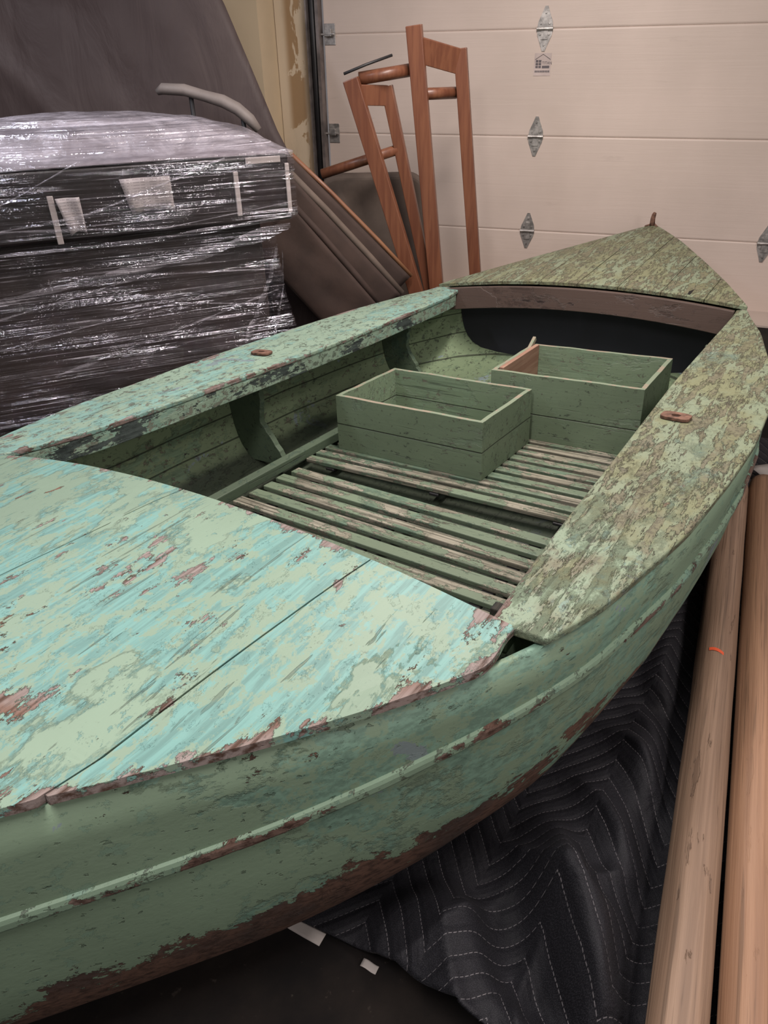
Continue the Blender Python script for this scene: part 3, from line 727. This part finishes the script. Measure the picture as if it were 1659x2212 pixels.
wp(tube('dowel',[(-.33,4.66,.90),(.12,4.60,1.03)],.028,M_frame,fr2,16),fr2)
ro=tube('metal_rod',[(-.17,4.47,1.41),(-.05,4.50,1.45),(.09,4.54,1.49)],.007,M_black,None,8);tag(ro,"thin black rod resting across the wooden frame tops","rod")
# ------------------------------------------------------------------ blanket
bs=NT('quilted_blanket');uvn=bs.tc.outputs['UV'];sx=bs.sep(uvn)
tri=bs.math('PINGPONG',sx[0],.16)
fv=bs.add(sx[1],bs.mul(tri,1.1))
fv=bs.add(fv,bs.mul(bs.sub(bs.noise(bs.map((1,1,1),src=uvn),6,3),.5),.012))
md=bs.math('PINGPONG',fv,.026)
line=bs.ramp(md,.0005,.0012,1,0)
dash=bs.ramp(bs.math('PINGPONG',sx[0],.0035),.0010,.0014)
lm=bs.mul(bs.mul(line,dash),bs.ramp(bs.noise(bs.map((1,1,1),src=uvn),9,4),.35,.6,.35,1))
puff=bs.ramp(md,0,.018)
weave=bs.noise(bs.map((1,1,1),src=uvn),600,2,.5)
cr_=bs.noise(bs.map((1,1,1),src=uvn),15,6,.6,1.0)
c=bs.mix(bs.ramp(weave,.45,.65),(.007,.007,.010),(.026,.025,.031));c=bs.mix(lm,c,(.20,.185,.195))
nb=bs.bump(puff,.55,.005);nb=bs.bump(cr_,.5,.012,nb);nb=bs.bump(weave,.3,.001,nb)
bs.bs(Base_Color=c,Roughness=.70,Normal=nb);bs.b.inputs['Specular IOR Level'].default_value=.36
Vr=Vector((.8375,-.5465,0));Va=Vector((.5495,.8355,0));P=Vector((-.36,.90,0))
nx_,ny_=260,340;WX,WY=1.7,2.75;V=[];F=[];UV=[]
def ridge(p_,a_,b_,w,h):
    a_=Vector(a_);b_=Vector(b_);d=b_-a_;t=max(0,min(1,(p_-a_).dot(d)/d.length_squared));q=(p_-(a_+d*t)).length
    return h*math.exp(-(q/w)**2)
for j in range(ny_+1):
    for i in range(nx_+1):
        u_=WX*i/nx_;v_=WY*j/ny_
        w0=P+Vr*u_+Va*v_;wx,wy=w0.x,w0.y
        rel=w0-Vector((O.x,O.y,0));xb=rel.dot(Vr);yb=rel.dot(Va)
        k=xb/max(.25,B(yb,1));amp=sstep(.88,1.14,k)
        pa=Vector((.484,.549));pd=Vector((.56,1.173)).normalized();rp=Vector((wx,wy))-pa;side=rp.x*pd.y-rp.y*pd.x
        lowp=1-sstep(-.15,-.055,side)
        q=Vector((wx+.06*noise.noise(Vector((wx*4,wy*4,11))),wy+.06*noise.noise(Vector((wx*4,wy*4,17)))))
        z=.018+.010*noise.noise(Vector((wx*3,wy*3,1)))
        f1=1-min(1,abs(noise.noise(Vector((q.x*3.0+1.2*q.y,q.y*1.3,7))))*2.4)
        f2=1-min(1,abs(noise.noise(Vector((q.x*5-2.5*q.y,q.y*2.6,23))))*3.0)
        h=.11*f1**1.4+.022*f2**1.4+.003*noise.noise(Vector((wx*14,wy*10,3)))
        h+=ridge(q,(.32,1.05),(.42,.55),.055,.12)+ridge(q,(.62,1.35),(.70,.95),.05,.07)+ridge(q,(.05,.80),(.28,.52),.05,.07)+ridge(q,(.85,1.75),(.78,1.35),.05,.06)
        z+=max(-.008,h)*amp*(.15+.85*lowp)
        z=min(z,.045+.20*lowp)
        edgew=.012*noise.noise(Vector((u_*4,v_*4,9)))
        V.append((wx+edgew+.02*noise.noise(Vector((u_*3,0,1)))*(1 if j==0 else .5),wy+edgew,max(.012,z)));UV.append((u_+.03*noise.noise(Vector((wx*2,wy*2,4))),v_+.03*noise.noise(Vector((wx*2,wy*2,8)))))
for j in range(ny_):
    for i in range(nx_): a0=j*(nx_+1)+i;F.append((a0,a0+1,a0+nx_+2,a0+nx_+1))
o=mesh_obj('moving_blanket',V,F,bs.m,None,True,uv=UV);solid(o,.008,-1);tag(o,"black quilted moving blanket with white zigzag stitching under the boat","blanket")
# ------------------------------------------------------------------ poles
def polemat(name,c1,c2,c3,chips):
    s=NT(name);n1=s.noise(s.map((55,55,1.2)),1,6,.65,.3);n2=s.noise(s.map((4,4,.9)),1,4,.5,.3)
    c=s.mix(s.ramp(n1,.35,.65),c1,c2);c=s.mix(s.mul(s.ramp(n2,.40,.64),.35),c,c3)
    c=s.mix(s.mul(s.ramp(s.noise(s.map((130,130,2),(2,2,2)),1,4,.6,.3),.54,.66),.6),c,[q*.45 for q in c1])
    ck=s.ramp(s.noise(s.map((34,34,5)),1,6,.65,.4),.63,.66);c=s.mix(s.mul(ck,chips),c,(.11,.068,.045))
    h=s.sub(n1,s.mul(ck,chips*1.5))
    s.bs(Base_Color=c,Roughness=.6,Normal=s.bump(h,.8,.003));return s.m
MP1=polemat('weathered_pole',(.20,.125,.083),(.30,.195,.132),(.17,.118,.082),.5)
MP2=polemat('smooth_pole',(.235,.128,.075),(.33,.188,.112),(.25,.118,.062),.1)
def pole(x0,y0,x1,y1,z,rad,mat,label,seed,jit):
    A=Vector((x0,y0,z));Bq=Vector((x1,y1,z));d=(Bq-A);L=d.length;d.normalize()
    sx_=d.cross(Vector((0,0,1))).normalized();uz=sx_.cross(d)
    M=Matrix((sx_,uz,d)).transposed().to_4x4();M.translation=A
    N=70;pts=[];rad_=[]
    for k in range(N+1):
        t=k/N;pts.append((.003*noise.noise(Vector((t*2,seed,0))),.002*noise.noise(Vector((t*2,seed,5))),L*t));rad_.append(rad*(1 if 0<k<N else .93))
    V=[];F=[];tube_geo(pts,rad_,V,F,32,True,1,jit,seed)
    o=mesh_obj('wooden_pole',V,F,mat,None,True,M=M);tag(o,label,"pole","wooden poles beside the boat");return o
d_=Vector((.56,1.173,0)).normalized()
s0=Vector((.484,.549,0))-d_*.5
p1=pole(s0.x,s0.y,1.325,2.31,.108,.05,MP1,"weathered tan wooden pole with chipped surface and orange mark",1,.06)
s0=Vector((.608,.549,0));e0=Vector((1.436,2.313,0));dd=(e0-s0).normalized();s0=s0-dd*.5
p2=pole(s0.x,s0.y,e0.x,e0.y,.108,.05,MP2,"smooth orange-brown round wooden pole beside the boat",7,.015)
M_or=simple('orange_tape',(.75,.11,.04),.5)
L0=(Vector((.935,1.50,0))-Vector((.484,.549,0))).length+.5-.14
V=[];F=[]
for i in range(9):
    an=math.radians(78+i*5)
    for j in(0,1): V.append((.0525*math.cos(an),.0525*math.sin(an),L0+j*.012+.012*math.sin(i/8*2)))
for i in range(8): F.append((i*2,i*2+1,i*2+3,i*2+2))
mk=mesh_obj('orange_mark',V,F,M_or,p1);mk.matrix_parent_inverse=Matrix()
# ------------------------------------------------------------------ papers on the floor
M_pap=simple('paper_white',(.42,.38,.355),.7,0,.05)
def sheet(x,y,z,w,h,rot,label):
    V=[];F=[]
    for i in range(7):
        for j in range(7): V.append((w*(i/6-.5),h*(j/6-.5),.002*math.sin(i)))
    for i in range(6):
        for j in range(6): F.append((i*7+j,(i+1)*7+j,(i+1)*7+j+1,i*7+j+1))
    o=mesh_obj('paper_sheet',V,F,M_pap,None,True,M=Matrix.Translation((x,y,z))@Matrix.Rotation(rot,4,'Z'));solid(o,.001,1);tag(o,label,"paper");return o
sheet(-.225,.800,.003,.20,.040,-.50,"white cardboard scrap lying on the floor under the hull")
sheet(-.045,.695,.003,.034,.016,-.5,"small white paper scrap beside the blanket hem")
sheet(1.62,2.48,.06,.22,.16,.2,"white paper sheet beside the end of a wooden pole")
# ------------------------------------------------------------------ lights
def area(name,loc,sx_,sy_,power,col,rot=(0,0,0)):
    l=bpy.data.lights.new(name,'AREA');l.shape='RECTANGLE';l.size=sx_;l.size_y=sy_;l.energy=power;l.color=col
    o=bpy.data.objects.new(name,l);COL.objects.link(o);o.location=loc;o.rotation_euler=rot;return o
area('ceiling_light',(.5,3.0,2.8),.25,1.6,95,(1,.90,.85),(0,0,-.35))
area('ceiling_light',(-.7,.3,2.8),.25,1.6,50,(1,.93,.90),(0,0,-.35))
area('ceiling_light',(-1.9,3.0,2.7),.12,1.4,32,(.88,.90,1),(0,0,-.35))
area('ceiling_light',(1.9,1.2,2.8),.4,1.6,38,(1,.89,.84),(0,0,-.35))
area('hull_fill_light',(2.1,-1.0,2.2),.8,1.2,34,(1,.91,.87),(math.radians(58),0,math.radians(48)))  # unseen fill lamp added to brighten the side of the hull
w=bpy.data.worlds.new('w');SC.world=w;w.use_nodes=True;w.node_tree.nodes['Background'].inputs[0].default_value=(.92,.85,.86,1);w.node_tree.nodes['Background'].inputs[1].default_value=.17
